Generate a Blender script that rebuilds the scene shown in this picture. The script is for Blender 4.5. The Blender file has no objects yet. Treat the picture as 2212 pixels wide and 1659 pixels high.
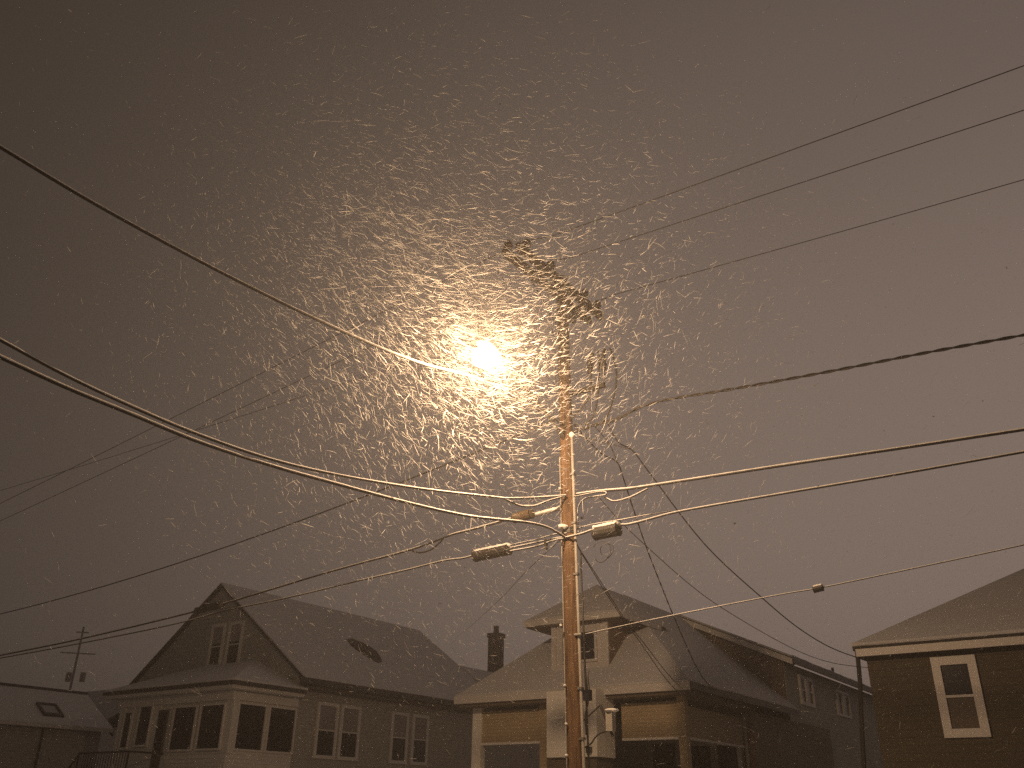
import bpy, math, random
import numpy as np
from mathutils import Vector, Matrix

# ------------------------------------------------------------------ basics
random.seed(7)
RNG = np.random.default_rng(11)
SC = bpy.context.scene
COL = SC.collection
R = math.radians
FOC, PIT, ROL, YAW = 1900.0, R(25.75), R(0.82), R(35.2)   # the camera as read off the houses' vanishing points
CY, SY = math.cos(YAW), math.sin(YAW)
EYE = 1.6
HS = 1.35                                                # metres per house unit


def uv(u, v, z):
    """street frame (u along the street, v across it) to world"""
    return Vector((u * CY + v * SY, -u * SY + v * CY, z))


def hit(px, py, axis, val):
    """where the survey ray of a photo point meets the vertical plane u = val or v = val (street frame)"""
    xr, ur = (px - 1106) / FOC, (829.5 - py) / FOC
    x = xr * math.cos(ROL) - ur * math.sin(ROL)
    up = xr * math.sin(ROL) + ur * math.cos(ROL)
    d = (x, math.cos(PIT) - up * math.sin(PIT), math.sin(PIT) + up * math.cos(PIT))
    du = (d[0] * CY - d[1] * SY, d[0] * SY + d[1] * CY, d[2])
    t = val / du[axis]
    return (du[0] * t, du[1] * t, EYE + du[2] * t)


def tag(o, label=None, cat=None, group=None, kind=None):
    if label: o['label'] = label
    if cat: o['category'] = cat
    if group: o['group'] = group
    if kind: o['kind'] = kind
    return o


def empty(name, loc, rz=0.0):
    o = bpy.data.objects.new(name, None)
    o.empty_display_size = 0.3
    o.location = loc
    o.rotation_euler = (0, 0, rz)
    COL.objects.link(o)
    return o


# ------------------------------------------------------------------ materials
def new_mat(name):
    m = bpy.data.materials.new(name)
    m.use_nodes = True
    n = m.node_tree.nodes
    return m, n, m.node_tree.links, n['Principled BSDF']


def plain(name, col, rough=0.7, metal=0.0, var=0.15, scale=3.0, bump=0.0, bscale=40.0):
    m, n, l, b = new_mat(name)
    tc = n.new('ShaderNodeTexCoord')
    ns = n.new('ShaderNodeTexNoise'); ns.inputs['Scale'].default_value = scale
    ns.inputs['Detail'].default_value = 6
    l.new(tc.outputs['Object'], ns.inputs['Vector'])
    mx = n.new('ShaderNodeMix'); mx.data_type = 'RGBA'
    c0 = [c * (1 - var) for c in col] + [1]; c1 = [min(1, c * (1 + var)) for c in col] + [1]
    mx.inputs[6].default_value = c0; mx.inputs[7].default_value = c1
    l.new(ns.outputs['Fac'], mx.inputs[0]); l.new(mx.outputs[2], b.inputs['Base Color'])
    b.inputs['Roughness'].default_value = rough; b.inputs['Metallic'].default_value = metal
    if bump:
        nb = n.new('ShaderNodeTexNoise'); nb.inputs['Scale'].default_value = bscale
        l.new(tc.outputs['Object'], nb.inputs['Vector'])
        bp = n.new('ShaderNodeBump'); bp.inputs['Strength'].default_value = bump; bp.inputs['Distance'].default_value = 0.02
        l.new(nb.outputs['Fac'], bp.inputs['Height']); l.new(bp.outputs['Normal'], b.inputs['Normal'])
    return m


def siding(name, col, pitch=0.13, rough=0.75, var=0.12):
    """clapboard: saw-tooth relief every `pitch` metres up the wall, weathering noise"""
    m, n, l, b = new_mat(name)
    tc = n.new('ShaderNodeTexCoord'); sp = n.new('ShaderNodeSeparateXYZ')
    l.new(tc.outputs['Object'], sp.inputs[0])
    dv = n.new('ShaderNodeMath'); dv.operation = 'DIVIDE'; dv.inputs[1].default_value = pitch
    l.new(sp.outputs['Z'], dv.inputs[0])
    fr = n.new('ShaderNodeMath'); fr.operation = 'FRACT'; l.new(dv.outputs[0], fr.inputs[0])
    sub = n.new('ShaderNodeMath'); sub.operation = 'SUBTRACT'; sub.inputs[0].default_value = 1
    l.new(fr.outputs[0], sub.inputs[1])
    bp = n.new('ShaderNodeBump'); bp.inputs['Strength'].default_value = 0.55; bp.inputs['Distance'].default_value = 0.02
    l.new(sub.outputs[0], bp.inputs['Height']); l.new(bp.outputs['Normal'], b.inputs['Normal'])
    gap = n.new('ShaderNodeMath'); gap.operation = 'LESS_THAN'; gap.inputs[1].default_value = 0.09
    l.new(fr.outputs[0], gap.inputs[0])
    ns = n.new('ShaderNodeTexNoise'); ns.inputs['Scale'].default_value = 1.3; ns.inputs['Detail'].default_value = 7
    l.new(tc.outputs['Object'], ns.inputs['Vector'])
    mx = n.new('ShaderNodeMix'); mx.data_type = 'RGBA'
    mx.inputs[6].default_value = [c * (1 - var) for c in col] + [1]
    mx.inputs[7].default_value = [c * (1 + var) for c in col] + [1]
    l.new(ns.outputs['Fac'], mx.inputs[0])
    m2 = n.new('ShaderNodeMix'); m2.data_type = 'RGBA'
    m2.inputs[7].default_value = [c * 0.72 for c in col] + [1]
    l.new(gap.outputs[0], m2.inputs[0]); l.new(mx.outputs[2], m2.inputs[6])
    l.new(m2.outputs[2], b.inputs['Base Color']); b.inputs['Roughness'].default_value = rough
    return m


def shingle(name, col):
    m, n, l, b = new_mat(name)
    tc = n.new('ShaderNodeTexCoord')
    br = n.new('ShaderNodeTexBrick'); br.inputs['Scale'].default_value = 4
    br.inputs['Color1'].default_value = [c * 1.25 for c in col] + [1]
    br.inputs['Color2'].default_value = [c * 0.8 for c in col] + [1]
    br.inputs['Mortar'].default_value = [c * 0.4 for c in col] + [1]
    l.new(tc.outputs['Object'], br.inputs['Vector']); l.new(br.outputs['Color'], b.inputs['Base Color'])
    b.inputs['Roughness'].default_value = 0.9
    return m


def brick(name):
    m, n, l, b = new_mat(name)
    tc = n.new('ShaderNodeTexCoord'); mp = n.new('ShaderNodeMapping')
    mp.inputs['Rotation'].default_value = (R(90), 0, 0)
    br = n.new('ShaderNodeTexBrick'); br.inputs['Scale'].default_value = 4.2
    br.inputs['Color1'].default_value = (.075, .04, .028, 1); br.inputs['Color2'].default_value = (.045, .026, .02, 1)
    br.inputs['Mortar'].default_value = (.10, .09, .08, 1)
    l.new(tc.outputs['Object'], mp.inputs[0]); l.new(mp.outputs[0], br.inputs['Vector'])
    l.new(br.outputs['Color'], b.inputs['Base Color']); b.inputs['Roughness'].default_value = 0.95
    return m


def wood(name, dark, light):
    m, n, l, b = new_mat(name)
    tc = n.new('ShaderNodeTexCoord'); mp = n.new('ShaderNodeMapping'); mp.inputs['Scale'].default_value = (14, 14, 0.9)
    ns = n.new('ShaderNodeTexNoise'); ns.inputs['Scale'].default_value = 1.6; ns.inputs['Detail'].default_value = 9
    ns.inputs['Roughness'].default_value = 0.68
    l.new(tc.outputs['Object'], mp.inputs[0]); l.new(mp.outputs[0], ns.inputs['Vector'])
    cr = n.new('ShaderNodeValToRGB')
    cr.color_ramp.elements[0].position = 0.33; cr.color_ramp.elements[0].color = dark + (1,)
    cr.color_ramp.elements[1].position = 0.66; cr.color_ramp.elements[1].color = light + (1,)
    l.new(ns.outputs['Fac'], cr.inputs[0]); l.new(cr.outputs[0], b.inputs['Base Color'])
    bp = n.new('ShaderNodeBump'); bp.inputs['Strength'].default_value = 0.7; bp.inputs['Distance'].default_value = 0.02
    l.new(ns.outputs['Fac'], bp.inputs['Height']); l.new(bp.outputs['Normal'], b.inputs['Normal'])
    b.inputs['Roughness'].default_value = 0.85
    return m


def snow_mat(name='snow', col=(.80, .80, .82), bump=0.35, bscale=9.0):
    return plain(name, col, 0.9, 0, 0.05, 2.0, bump, bscale)


def glass_mat(name, col):
    m = plain(name, col, 0.22, 0, 0.3, 1.2)
    m.node_tree.nodes['Principled BSDF'].inputs['Specular IOR Level'].default_value = 0.35
    return m


def flake_mat():
    m = bpy.data.materials.new('snowflake'); m.use_nodes = True
    n, l = m.node_tree.nodes, m.node_tree.links
    n.remove(n['Principled BSDF'])
    d = n.new('ShaderNodeBsdfDiffuse'); d.inputs['Color'].default_value = (.9, .9, .9, 1)
    t = n.new('ShaderNodeBsdfTranslucent'); t.inputs['Color'].default_value = (.9, .9, .9, 1)
    mx = n.new('ShaderNodeMixShader'); mx.inputs[0].default_value = 0.5
    l.new(d.outputs[0], mx.inputs[1]); l.new(t.outputs[0], mx.inputs[2])
    l.new(mx.outputs[0], n['Material Output'].inputs['Surface'])
    return m


LAMP_COL = (1.0, 0.63, 0.34)


def lamp_mat():
    m = bpy.data.materials.new('lamp_glass'); m.use_nodes = True
    n, l = m.node_tree.nodes, m.node_tree.links
    n.remove(n['Principled BSDF'])
    e = n.new('ShaderNodeEmission'); e.inputs['Color'].default_value = (1.0, .86, .64, 1); e.inputs['Strength'].default_value = 3.2
    tr = n.new('ShaderNodeBsdfTransparent'); ad = n.new('ShaderNodeAddShader')          # glowing clear glass: the arc inside shines through it
    l.new(e.outputs[0], ad.inputs[0]); l.new(tr.outputs[0], ad.inputs[1])
    l.new(ad.outputs[0], n['Material Output'].inputs['Surface'])
    m.cycles.emission_sampling = 'NONE'
    return m


def wet_snow():
    m = snow_mat('snow', (.86, .86, .87), .3, 14.0)
    return m


M = dict(
    snow=wet_snow(), groundsnow=snow_mat('ground_snow'), brightenedsnow=snow_mat('brightened_roof_snow', (.80, .80, .83), 0.3, 5.0), roofsnow=snow_mat('roof_snow', (.60, .60, .64), 0.3, 5.0), flake=flake_mat(), lamp=lamp_mat(),  # second roof snow: colour raised for roofs the lamp hardly lights
    pole=wood('pole_wood', (.048, .029, .016), (.225, .130, .067)),
    arm=wood('arm_wood', (.025, .016, .011), (.07, .045, .028)),
    wire=plain('cable_jacket', (.018, .016, .015), 0.55, 0, .3, 8),
    steel=plain('galvanised_steel', (.32, .31, .29), 0.5, 0.7, .2, 12),
    darkmetal=plain('dark_metal', (.05, .048, .045), 0.5, 0.3, .3, 9),
    porcelain=plain('brown_porcelain', (.10, .06, .045), 0.3, 0, .2, 6),
    conduit=plain('pale_conduit', (.42, .40, .37), 0.6, 0, .12, 4),
    box=plain('splice_case', (.04, .037, .035), 0.6, 0, .3, 7),
    tanbox=plain('tan_terminal', (.13, .095, .06), 0.6, 0, .25, 7),
    cream=siding('cream_siding', (.78, .76, .73)),
    creamtrim=plain('cream_trim', (.80, .78, .75), .6, 0, .08),
    hazepaled=wood('haze_paled_wood', (.16, .14, .125), (.26, .235, .21)),  # far pole's wood, paled in colour to imitate the haze over it
    sidegrey=siding('eave_shaded_siding', (.44, .42, .39)),  # main wall darker than the porch: eave shade put into the colour
    gablesiding=siding('grey_shingle_siding', (.42, .42, .40), .18),
    white=plain('white_paint', (.62, .60, .60), .55, 0, .06),
    whitesiding=siding('white_siding', (.62, .60, .58)),
    tan=siding('tan_panel', (.42, .335, .225), .09),
    brown=siding('brown_siding', (.21, .155, .115)),
    green=siding('grey_green_siding', (.42, .41, .36)),
    olive=siding('dark_olive_siding', (.075, .062, .042), .15),
    grey=siding('pale_grey_siding', (.50, .49, .47)),
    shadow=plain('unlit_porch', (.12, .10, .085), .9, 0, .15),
    shingle=shingle('roof_shingle', (.05, .045, .042)),
    gutter=plain('dark_gutter', (.05, .046, .042), .5, .2, .2),
    glass=glass_mat('window_glass', (.014, .013, .013)),
    shade=plain('window_shade', (.30, .285, .285), .8, 0, .1),
    bluedark=glass_mat('blue_dark_glass', (.018, .02, .03)),
    brick=brick('chimney_brick'),
    rail=plain('dark_railing', (.035, .03, .027), .6, .2, .3),
    shrub=plain('dark_evergreen', (.035, .045, .025), .9, 0, .5, 12),
    asphalt=plain('road_slush', (.30, .30, .31), .8, 0, .5, 1.2, .4, 8),
    kerb=plain('kerb_concrete', (.33, .32, .30), .9, 0, .2, 3),
)


# ------------------------------------------------------------------ mesh builder
class MB:
    def __init__(self, T=None):
        self.v, self.f, self.T = [], [], T or (lambda *p: p)

    def pts(self, ps):
        b = len(self.v)
        self.v += [tuple(self.T(*p)) for p in ps]
        return b

    def box(self, x0, x1, y0, y1, z0, z1):
        b = self.pts([(x, y, z) for z in (z0, z1) for (x, y) in ((x0, y0), (x1, y0), (x1, y1), (x0, y1))])
        self.f += [tuple(b + i for i in q) for q in ((3, 2, 1, 0), (4, 5, 6, 7), (0, 1, 5, 4), (1, 2, 6, 5), (2, 3, 7, 6), (3, 0, 4, 7))]
        return self

    def slab(self, poly, th, up=0.0):
        """polygon pts lifted by `up`, extruded down by th (world metres before T)"""
        n = len(poly)
        b = self.pts([(p[0], p[1], p[2] + up) for p in poly] + [(p[0], p[1], p[2] + up - th) for p in poly])
        self.f.append(tuple(range(b, b + n))); self.f.append(tuple(range(b + 2 * n - 1, b + n - 1, -1)))
        for i in range(n):
            j = (i + 1) % n
            self.f.append((b + i, b + n + i, b + n + j, b + j))
        return self

    def prism(self, poly, off):
        """closed polygon swept by vector off"""
        n = len(poly)
        b = self.pts(list(poly) + [tuple(p[i] + off[i] for i in range(3)) for p in poly])
        self.f.append(tuple(range(b, b + n))); self.f.append(tuple(range(b + 2 * n - 1, b + n - 1, -1)))
        for i in range(n):
            j = (i + 1) % n
            self.f.append((b + i, b + n + i, b + n + j, b + j))
        return self

    def tube(self, pts, r, k=8, cap=True, squash=None):
        pts = [Vector(self.T(*p)) for p in pts]
        rr = r if hasattr(r, '__len__') else [r] * len(pts)
        b = len(self.v)
        t0 = (pts[1] - pts[0]).normalized()
        ref = Vector((0, 0, 1)) if abs(t0.z) < .9 else Vector((1, 0, 0))
        for i, p in enumerate(pts):
            t = (pts[min(i + 1, len(pts) - 1)] - pts[max(i - 1, 0)]).normalized()
            s = t.cross(ref)
            if s.length < 1e-4: s = t.orthogonal()
            s.normalize(); w = s.cross(t).normalized()
            for j in range(k):
                a = 2 * math.pi * j / k
                self.v.append(tuple(p + s * math.cos(a) * rr[i] + w * math.sin(a) * rr[i] * (squash or 1)))
        for i in range(len(pts) - 1):
            for j in range(k):
                q = (j + 1) % k
                self.f.append((b + i * k + j, b + i * k + q, b + (i + 1) * k + q, b + (i + 1) * k + j))
        if cap:
            self.f.append(tuple(b + j for j in range(k - 1, -1, -1)))
            e = b + (len(pts) - 1) * k
            self.f.append(tuple(e + j for j in range(k)))
        return self

    def ball(self, c, rx, ry, rz, nu=14, nv=8, jit=0.0):
        c = self.T(*c); b = len(self.v)
        self.v.append((c[0], c[1], c[2] - rz))
        for i in range(1, nv):
            for j in range(nu):
                a, e = 2 * math.pi * j / nu, -math.pi / 2 + math.pi * i / nv
                q = 1 + random.uniform(-jit, jit)
                self.v.append((c[0] + rx * q * math.cos(e) * math.cos(a), c[1] + ry * q * math.cos(e) * math.sin(a), c[2] + rz * q * math.sin(e)))
        self.v.append((c[0], c[1], c[2] + rz)); top = len(self.v) - 1
        for j in range(nu):
            q = (j + 1) % nu
            self.f.append((b, b + 1 + q, b + 1 + j)); self.f.append((top, top - nu + j, top - nu + q))
        for i in range(nv - 2):
            for j in range(nu):
                q = (j + 1) % nu
                o = b + 1 + i * nu
                self.f.append((o + j, o + q, o + nu + q, o + nu + j))
        return self

    def build(self, name, m, parent=None, origin=None, smooth=False):
        me = bpy.data.meshes.new(name)
        vs = self.v
        if origin is not None:
            o = Vector(origin); vs = [tuple(Vector(p) - o) for p in vs]
        me.from_pydata(vs, [], self.f)
        me.materials.append(m)
        if smooth: me.shade_smooth()
        me.validate(); me.update()
        ob = bpy.data.objects.new(name, me)
        COL.objects.link(ob)
        if origin is not None and parent is None: ob.location = origin
        if parent is not None: ob.parent = parent
        return ob


# ------------------------------------------------------------------ curves for wires
def smooth_path(pts, n=10):
    P = [Vector(p) for p in pts]
    if len(P) < 3:
        return [P[0].lerp(P[-1], i / n) for i in range(n + 1)]
    out = []
    for i in range(len(P) - 1):
        p0 = P[i - 1] if i else P[0] * 2 - P[1]
        p3 = P[i + 2] if i + 2 < len(P) else P[-1] * 2 - P[-2]
        p1, p2 = P[i], P[i + 1]
        # centripetal spacing keeps uneven spans from overshooting
        t0 = 0; t1 = t0 + max((p1 - p0).length, 1e-4) ** .5
        t2 = t1 + max((p2 - p1).length, 1e-4) ** .5; t3 = t2 + max((p3 - p2).length, 1e-4) ** .5
        for k in range(n):
            t = t1 + (t2 - t1) * k / n
            a1 = p0 * ((t1 - t) / (t1 - t0)) + p1 * ((t - t0) / (t1 - t0))
            a2 = p1 * ((t2 - t) / (t2 - t1)) + p2 * ((t - t1) / (t2 - t1))
            a3 = p2 * ((t3 - t) / (t3 - t2)) + p3 * ((t - t2) / (t3 - t2))
            b1 = a1 * ((t2 - t) / (t2 - t0)) + a2 * ((t - t0) / (t2 - t0))
            b2 = a2 * ((t3 - t) / (t3 - t1)) + a3 * ((t - t1) / (t3 - t1))
            out.append(b1 * ((t2 - t) / (t2 - t1)) + b2 * ((t - t1) / (t2 - t1)))
    out.append(P[-1])
    return out


def span_fit(pts, axis_len, n=26):
    """parabola z(s) through surveyed points (list of (s, z)) evaluated on [s0, s1]"""
    s = np.array([p[0] for p in pts]); z = np.array([p[1] for p in pts])
    c = np.polyfit(s, z, 2 if len(pts) > 2 else 1)
    return [(a, float(np.polyval(c, a))) for a in np.linspace(axis_len[0], axis_len[1], n)]


LAMP_AT = uv(-7.79, 9.6, 7.75)


def add_snow(path, r, root, frac=1.0, h=1.0, name='snow', boost=0.0):
    """snow ridge sitting on top of a cable; lumpy, broken here and there"""
    mb = MB()
    seg, rad = [], []
    phase = random.uniform(0, 10)
    fine = []
    for a, b in zip(path, path[1:]):
        k = max(1, int((b - a).length / 0.07))
        for i in range(k): fine.append(a.lerp(b, i / k))
    fine.append(path[-1])
    d = 0.0
    def flush():
        if len(seg) > 3:
            mb.tube(seg, rad, 6, True, 0.8)
    for i, p in enumerate(fine):
        q = 0.5 + 0.5 * math.sin(i * .21 + phase) * math.sin(i * .057 + 2 * phase)
        lump = .82 + .25 * q + random.uniform(-.10, .10)
        if q < (1 - frac): lump *= .45
        lump *= 1 + boost * math.exp(-(p - LAMP_AT).length / .9)  # ridge swollen near the lamp so the cable reads brighter there
        seg.append(tuple(p + Vector((0, 0, r * .72))))
        rad.append(r * lump * h * 1.35)
    flush()
    if mb.f:
        mb.build(name, M['snow'], root, origin=path[0])


def wire(name, label, cat, path, r, group=None, snow=0.0, sh=1.0, twist=False, mat='wire', boost=0.0):
    path = [Vector(p) for p in path]
    mb = MB()
    if twist:
        fine = []
        for a, b in zip(path, path[1:]):
            k = max(1, int((b - a).length / 0.06))
            for i in range(k): fine.append(a.lerp(b, i / k))
        fine.append(path[-1])
        for ph in (0, math.pi):
            q = []
            d = 0
            for i, p in enumerate(fine):
                if i: d += (fine[i] - fine[i - 1]).length
                t = (fine[min(i + 1, len(fine) - 1)] - fine[max(i - 1, 0)]).normalized()
                s = t.cross(Vector((0, 0, 1))).normalized(); w = s.cross(t)
                a = ph + d * 2 * math.pi / 0.55
                q.append(tuple(p + (s * math.cos(a) + w * math.sin(a)) * r * .55))
            mb.tube(q, r * .55, 6)
    else:
        mb.tube([tuple(p) for p in path], r, 8)
    o = mb.build(name, M[mat], None, origin=path[0], smooth=True)
    tag(o, label, cat, group)
    if snow > 0: add_snow(path, r, o, snow, sh, boost=boost)
    return o


# ------------------------------------------------------------------ world
w = bpy.data.worlds.new('World'); SC.world = w; w.use_nodes = True
nt = w.node_tree; n, l = nt.nodes, nt.links
bg = n['Background']
tc = n.new('ShaderNodeTexCoord')
nrm = n.new('ShaderNodeVectorMath'); nrm.operation = 'NORMALIZE'; l.new(tc.outputs['Generated'], nrm.inputs[0])
gl = n.new('ShaderNodeVectorMath'); gl.operation = 'DOT_PRODUCT'
gd = Vector((math.sin(R(42)) * math.cos(R(4)), math.cos(R(42)) * math.cos(R(4)), math.sin(R(4))))   # the town's glow on the cloud
gl.inputs[1].default_value = gd - Vector((0, 0, .30))         # and brighter towards the skyline
l.new(nrm.outputs[0], gl.inputs[0])
ramp = n.new('ShaderNodeValToRGB')
mr = n.new('ShaderNodeMapRange'); mr.inputs['From Min'].default_value = -0.2; mr.inputs['From Max'].default_value = 1.0
l.new(gl.outputs['Value'], mr.inputs['Value']); l.new(mr.outputs[0], ramp.inputs[0])
els = ramp.color_ramp.elements
els[0].position = 0.0; els[0].color = (.030, .022, .017, 1)
els[1].position = 1.0; els[1].color = (.245, .182, .150, 1)
for p_, c_ in ((.14, (.041, .031, .024)), (.39, (.068, .051, .040)), (.67, (.125, .095, .080)), (.83, (.188, .140, .115))):
    e = els.new(p_); e.color = c_ + (1,)
ramp.color_ramp.interpolation = 'B_SPLINE'
# slow mottling of the low cloud
ns = n.new('ShaderNodeTexNoise'); ns.inputs['Scale'].default_value = 1.6; ns.inputs['Detail'].default_value = 3
l.new(nrm.outputs[0], ns.inputs['Vector'])
nm = n.new('ShaderNodeMapRange'); nm.inputs['To Min'].default_value = 0.9; nm.inputs['To Max'].default_value = 1.1
l.new(ns.outputs['Fac'], nm.inputs['Value'])
mul = n.new('ShaderNodeVectorMath'); mul.operation = 'SCALE'
l.new(ramp.outputs['Color'], mul.inputs[0]); l.new(nm.outputs[0], mul.inputs['Scale'])
l.new(mul.outputs[0], bg.inputs['Color']); bg.inputs['Strength'].default_value = 1.0

# ------------------------------------------------------------------ camera
cd = bpy.data.cameras.new('camera'); cam = bpy.data.objects.new('camera', cd); COL.objects.link(cam)
cd.sensor_fit = 'HORIZONTAL'; cd.sensor_width = 36.0; cd.lens = FOC / 2212 * 36.0
cd.clip_start = 0.05; cd.clip_end = 3000
upv = Vector((0, -math.sin(PIT), math.cos(PIT))); fwd = Vector((0, math.cos(PIT), math.sin(PIT)))
rt = Vector((1, 0, 0)) * math.cos(ROL) + upv * math.sin(ROL)
cu = upv * math.cos(ROL) - Vector((1, 0, 0)) * math.sin(ROL)
cam.matrix_world = Matrix(((rt.x, cu.x, -fwd.x, 0), (rt.y, cu.y, -fwd.y, 0), (rt.z, cu.z, -fwd.z, EYE), (0, 0, 0, 1)))
SC.camera = cam
cd.dof.use_dof = True; cd.dof.focus_distance = 15.0; cd.dof.aperture_fstop = 14.0
SC.view_settings.view_transform = 'Standard'; SC.view_settings.look = 'None'
SC.view_settings.exposure = 0.14; SC.view_settings.gamma = 1
SC.render.engine = 'CYCLES'
SC.cycles.use_denoising = False
SC.cycles.max_bounces = 5; SC.cycles.diffuse_bounces = 3; SC.cycles.volume_bounces = 0
SC.cycles.use_fast_gi = False
SC.cycles.sample_clamp_indirect = 0.8; SC.cycles.sample_clamp_direct = 5.0

# ------------------------------------------------------------------ ground
UP, VP = -7.79, 12.86                                    # the pole, street frame


def street_mesh(name, rows, m, z):
    """sheet in the street frame: rows = (u0, u1, v0, v1), gently uneven"""
    u0, u1, v0, v1 = rows
    nu, nv = 60, 14
    mb = MB()
    for j in range(nv + 1):
        for i in range(nu + 1):
            p = uv(u0 + (u1 - u0) * i / nu, v0 + (v1 - v0) * j / nv, z)
            mb.v.append(tuple(p))
    for j in range(nv):
        for i in range(nu):
            a = j * (nu + 1) + i
            mb.f.append((a, a + 1, a + nu + 2, a + nu + 1))
    return mb.build(name, m)


g = MB(); g.v = [(-1500, -1500, -.02), (1500, -1500, -.02), (1500, 1500, -.02), (-1500, 1500, -.02)]; g.f = [(0, 1, 2, 3)]
tag(g.build('ground', M['groundsnow']), kind='structure')
tag(street_mesh('road', (-90, 60, 3.2, 11.6), M['asphalt'], 0.0), kind='structure')
k = MB(lambda a, b, c: tuple(uv(a, b, c)))
k.box(-90, 60, 11.6, 11.75, -.02, .13)
tag(k.build('kerb', M['kerb']), kind='structure')
k = MB(lambda a, b, c: tuple(uv(a, b, c)))
k.box(-90, 60, 13.6, 15.2, -.02, .10)
tag(k.build('pavement', M['groundsnow']), kind='structure')

# haze: snow-filled air round the camera and everything built
hz = MB(); hz.box(-95, 75, -22, 105, -1.1, 13.6)
hm = bpy.data.materials.new('haze_air'); hm.use_nodes = True
hn, hl = hm.node_tree.nodes, hm.node_tree.links
hn.remove(hn['Principled BSDF'])
pv = hn.new('ShaderNodeVolumePrincipled')
pv.inputs['Color'].default_value = (.93, .90, .88, 1); pv.inputs['Density'].default_value = 0.0066
pv.inputs['Anisotropy'].default_value = 0.6
hl.new(pv.outputs[0], hn['Material Output'].inputs['Volume'])
tag(hz.build('haze', hm), kind='stuff')


# ------------------------------------------------------------------ house helpers
class House:
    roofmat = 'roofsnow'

    def __init__(self, name, label, cat, u0, v0):
        self.u0, self.v0 = u0, v0
        self.root = empty(name, uv(u0 * HS, v0 * HS, 0), -YAW)
        tag(self.root, label, cat)

    def T(self, u, v, z):
        return ((u - self.u0) * HS, (v - self.v0) * HS, EYE + (z - EYE) * HS)

    def mb(self):
        return MB(self.T)

    def part(self, name, mb, m, parent=None, smooth=False, label=None):
        o = mb.build(name, M[m] if isinstance(m, str) else m, parent or self.root, smooth=smooth)
        if label: o['label'] = label
        return o

    def roof(self, faces, th=.10, snow=.055, name='roof', label=None, snowlabel=None):
        b = self.mb()
        for f in faces: b.slab(f, th)
        r = self.part(name, b, 'shingle', label=label)
        if snow:
            s = self.mb()
            for f in faces:
                s.slab(f, snow, snow + .004)
                lo_ = min(p[2] for p in f)
                for p, q in zip(f, f[1:] + f[:1]):            # soft lip of snow along each eave
                    if abs(p[2] - lo_) < 1e-6 and abs(q[2] - lo_) < 1e-6:
                        d_ = math.dist(p, q); k_ = max(6, int(d_ / .12)); ph_ = random.uniform(0, 6)
                        s.tube([tuple(p[i] + (q[i] - p[i]) * t / k_ for i in range(2)) + (p[2] + snow * .55 + .004,) for t in range(k_ + 1)],
                               [snow * HS * (.55 + .16 * math.sin(t * .31 + ph_) + .1 * math.sin(t * .83 + ph_) + random.uniform(-.05, .05)) for t in range(k_ + 1)], 7)
            self.part('snow', s, self.roofmat, r)
        return r

    def window(self, plane, at, a0, a1, z0, z1, trim=.07, mid=True, shade=0.0, m='white', g='glass', sgn=-1, label=None, name='window', sill=True):
        """plane 'v': wall facing -v at v=at, a = u; plane 'u': wall facing +u at u=at, a = v"""
        def bx(b, p0, p1, q0, q1, d0, d1):
            if plane == 'v': b.box(p0, p1, at - d1, at - d0, q0, q1)
            else: b.box(at + d0, at + d1, p0, p1, q0, q1)
            return b
        fr = self.mb(); D = .045
        bx(fr, a0 - trim, a0, z0 - trim, z1 + trim, -.01, D); bx(fr, a1, a1 + trim, z0 - trim, z1 + trim, -.01, D)
        bx(fr, a0, a1, z1, z1 + trim, -.01, D - .003); bx(fr, a0, a1, z0 - trim, z0, -.01, D - .003)
        if mid:
            zm = (z0 + z1) / 2
            bx(fr, a0, a1, zm - .018, zm + .018, .004, D - .008)
        f = self.part(name, fr, m, label=label)
        self.part('pane', bx(self.mb(), a0, a1, z0, z1, -.008, .006), g, f)
        if shade:
            self.part('shade', bx(self.mb(), a0 + .004, a1 - .004, z1 - (z1 - z0) * shade, z1 - .004, .007, .012), 'shade', f)
        return f


ZG = EYE - EYE / HS - .03                               # ground height in house units

# ------------------------------------------------------------------ left house: cream bungalow with enclosed porch
H = House('bungalow', 'cream gabled bungalow with enclosed front porch and steep snowy roof on the left', 'house', -23.45, 17.6)
H.roofmat = 'brightenedsnow'
b = H.mb(); b.box(-27.45, -19.46, 17.6, 26.9, ZG, 4.62)
b.prism([(-27.45, 17.6, 4.62), (-19.46, 17.6, 4.62), (-19.46, 17.6, 4.86), (-23.45, 17.6, 7.73), (-27.45, 17.6, 4.86)], (0, 9.3, 0))
H.part('wall', b, 'sidegrey')
b = H.mb(); b.prism([(-27.42, 17.55, 4.80), (-19.48, 17.55, 4.80), (-19.48, 17.55, 4.87), (-23.45, 17.55, 7.74), (-27.42, 17.55, 4.87)], (0, .046, 0))
H.part('gable', b, 'gablesiding', label='grey shingled front gable')
b = H.mb(); b.box(-24.3, -19.46, 15.42, 17.58, ZG, 4.28)
b.box(-24.34, -19.42, 15.38, 15.418, ZG, 2.74)
H.part('porch', b, 'cream', label='enclosed front porch')
b = H.mb()
for (u0_, u1_) in ((-24.3, -24.04), (-22.75, -22.42), (-19.68, -19.42)): b.box(u0_, u1_, 15.395, 15.42, 2.742, 4.22)
b.box(-24.36, -19.40, 15.36, 15.42, 4.02, 4.24); b.box(-19.46, -19.40, 15.42, 17.58, 4.02, 4.24)
b.box(-19.46, -19.42, 15.40, 15.60, 2.74, 4.02)
H.part('porch_trim', b, 'creamtrim')
zr = 7.86; ze = 4.75; uR, uL, uc = -19.14, -27.76, -23.45
H.roof([[(uc, 17.47, zr), (uR, 17.47, ze), (uR, 27.1, ze), (uc, 27.1, zr)][::-1], [(uc, 17.47, zr), (uL, 17.47, ze), (uL, 27.1, ze), (uc, 27.1, zr)]], .09, .05)
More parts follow.
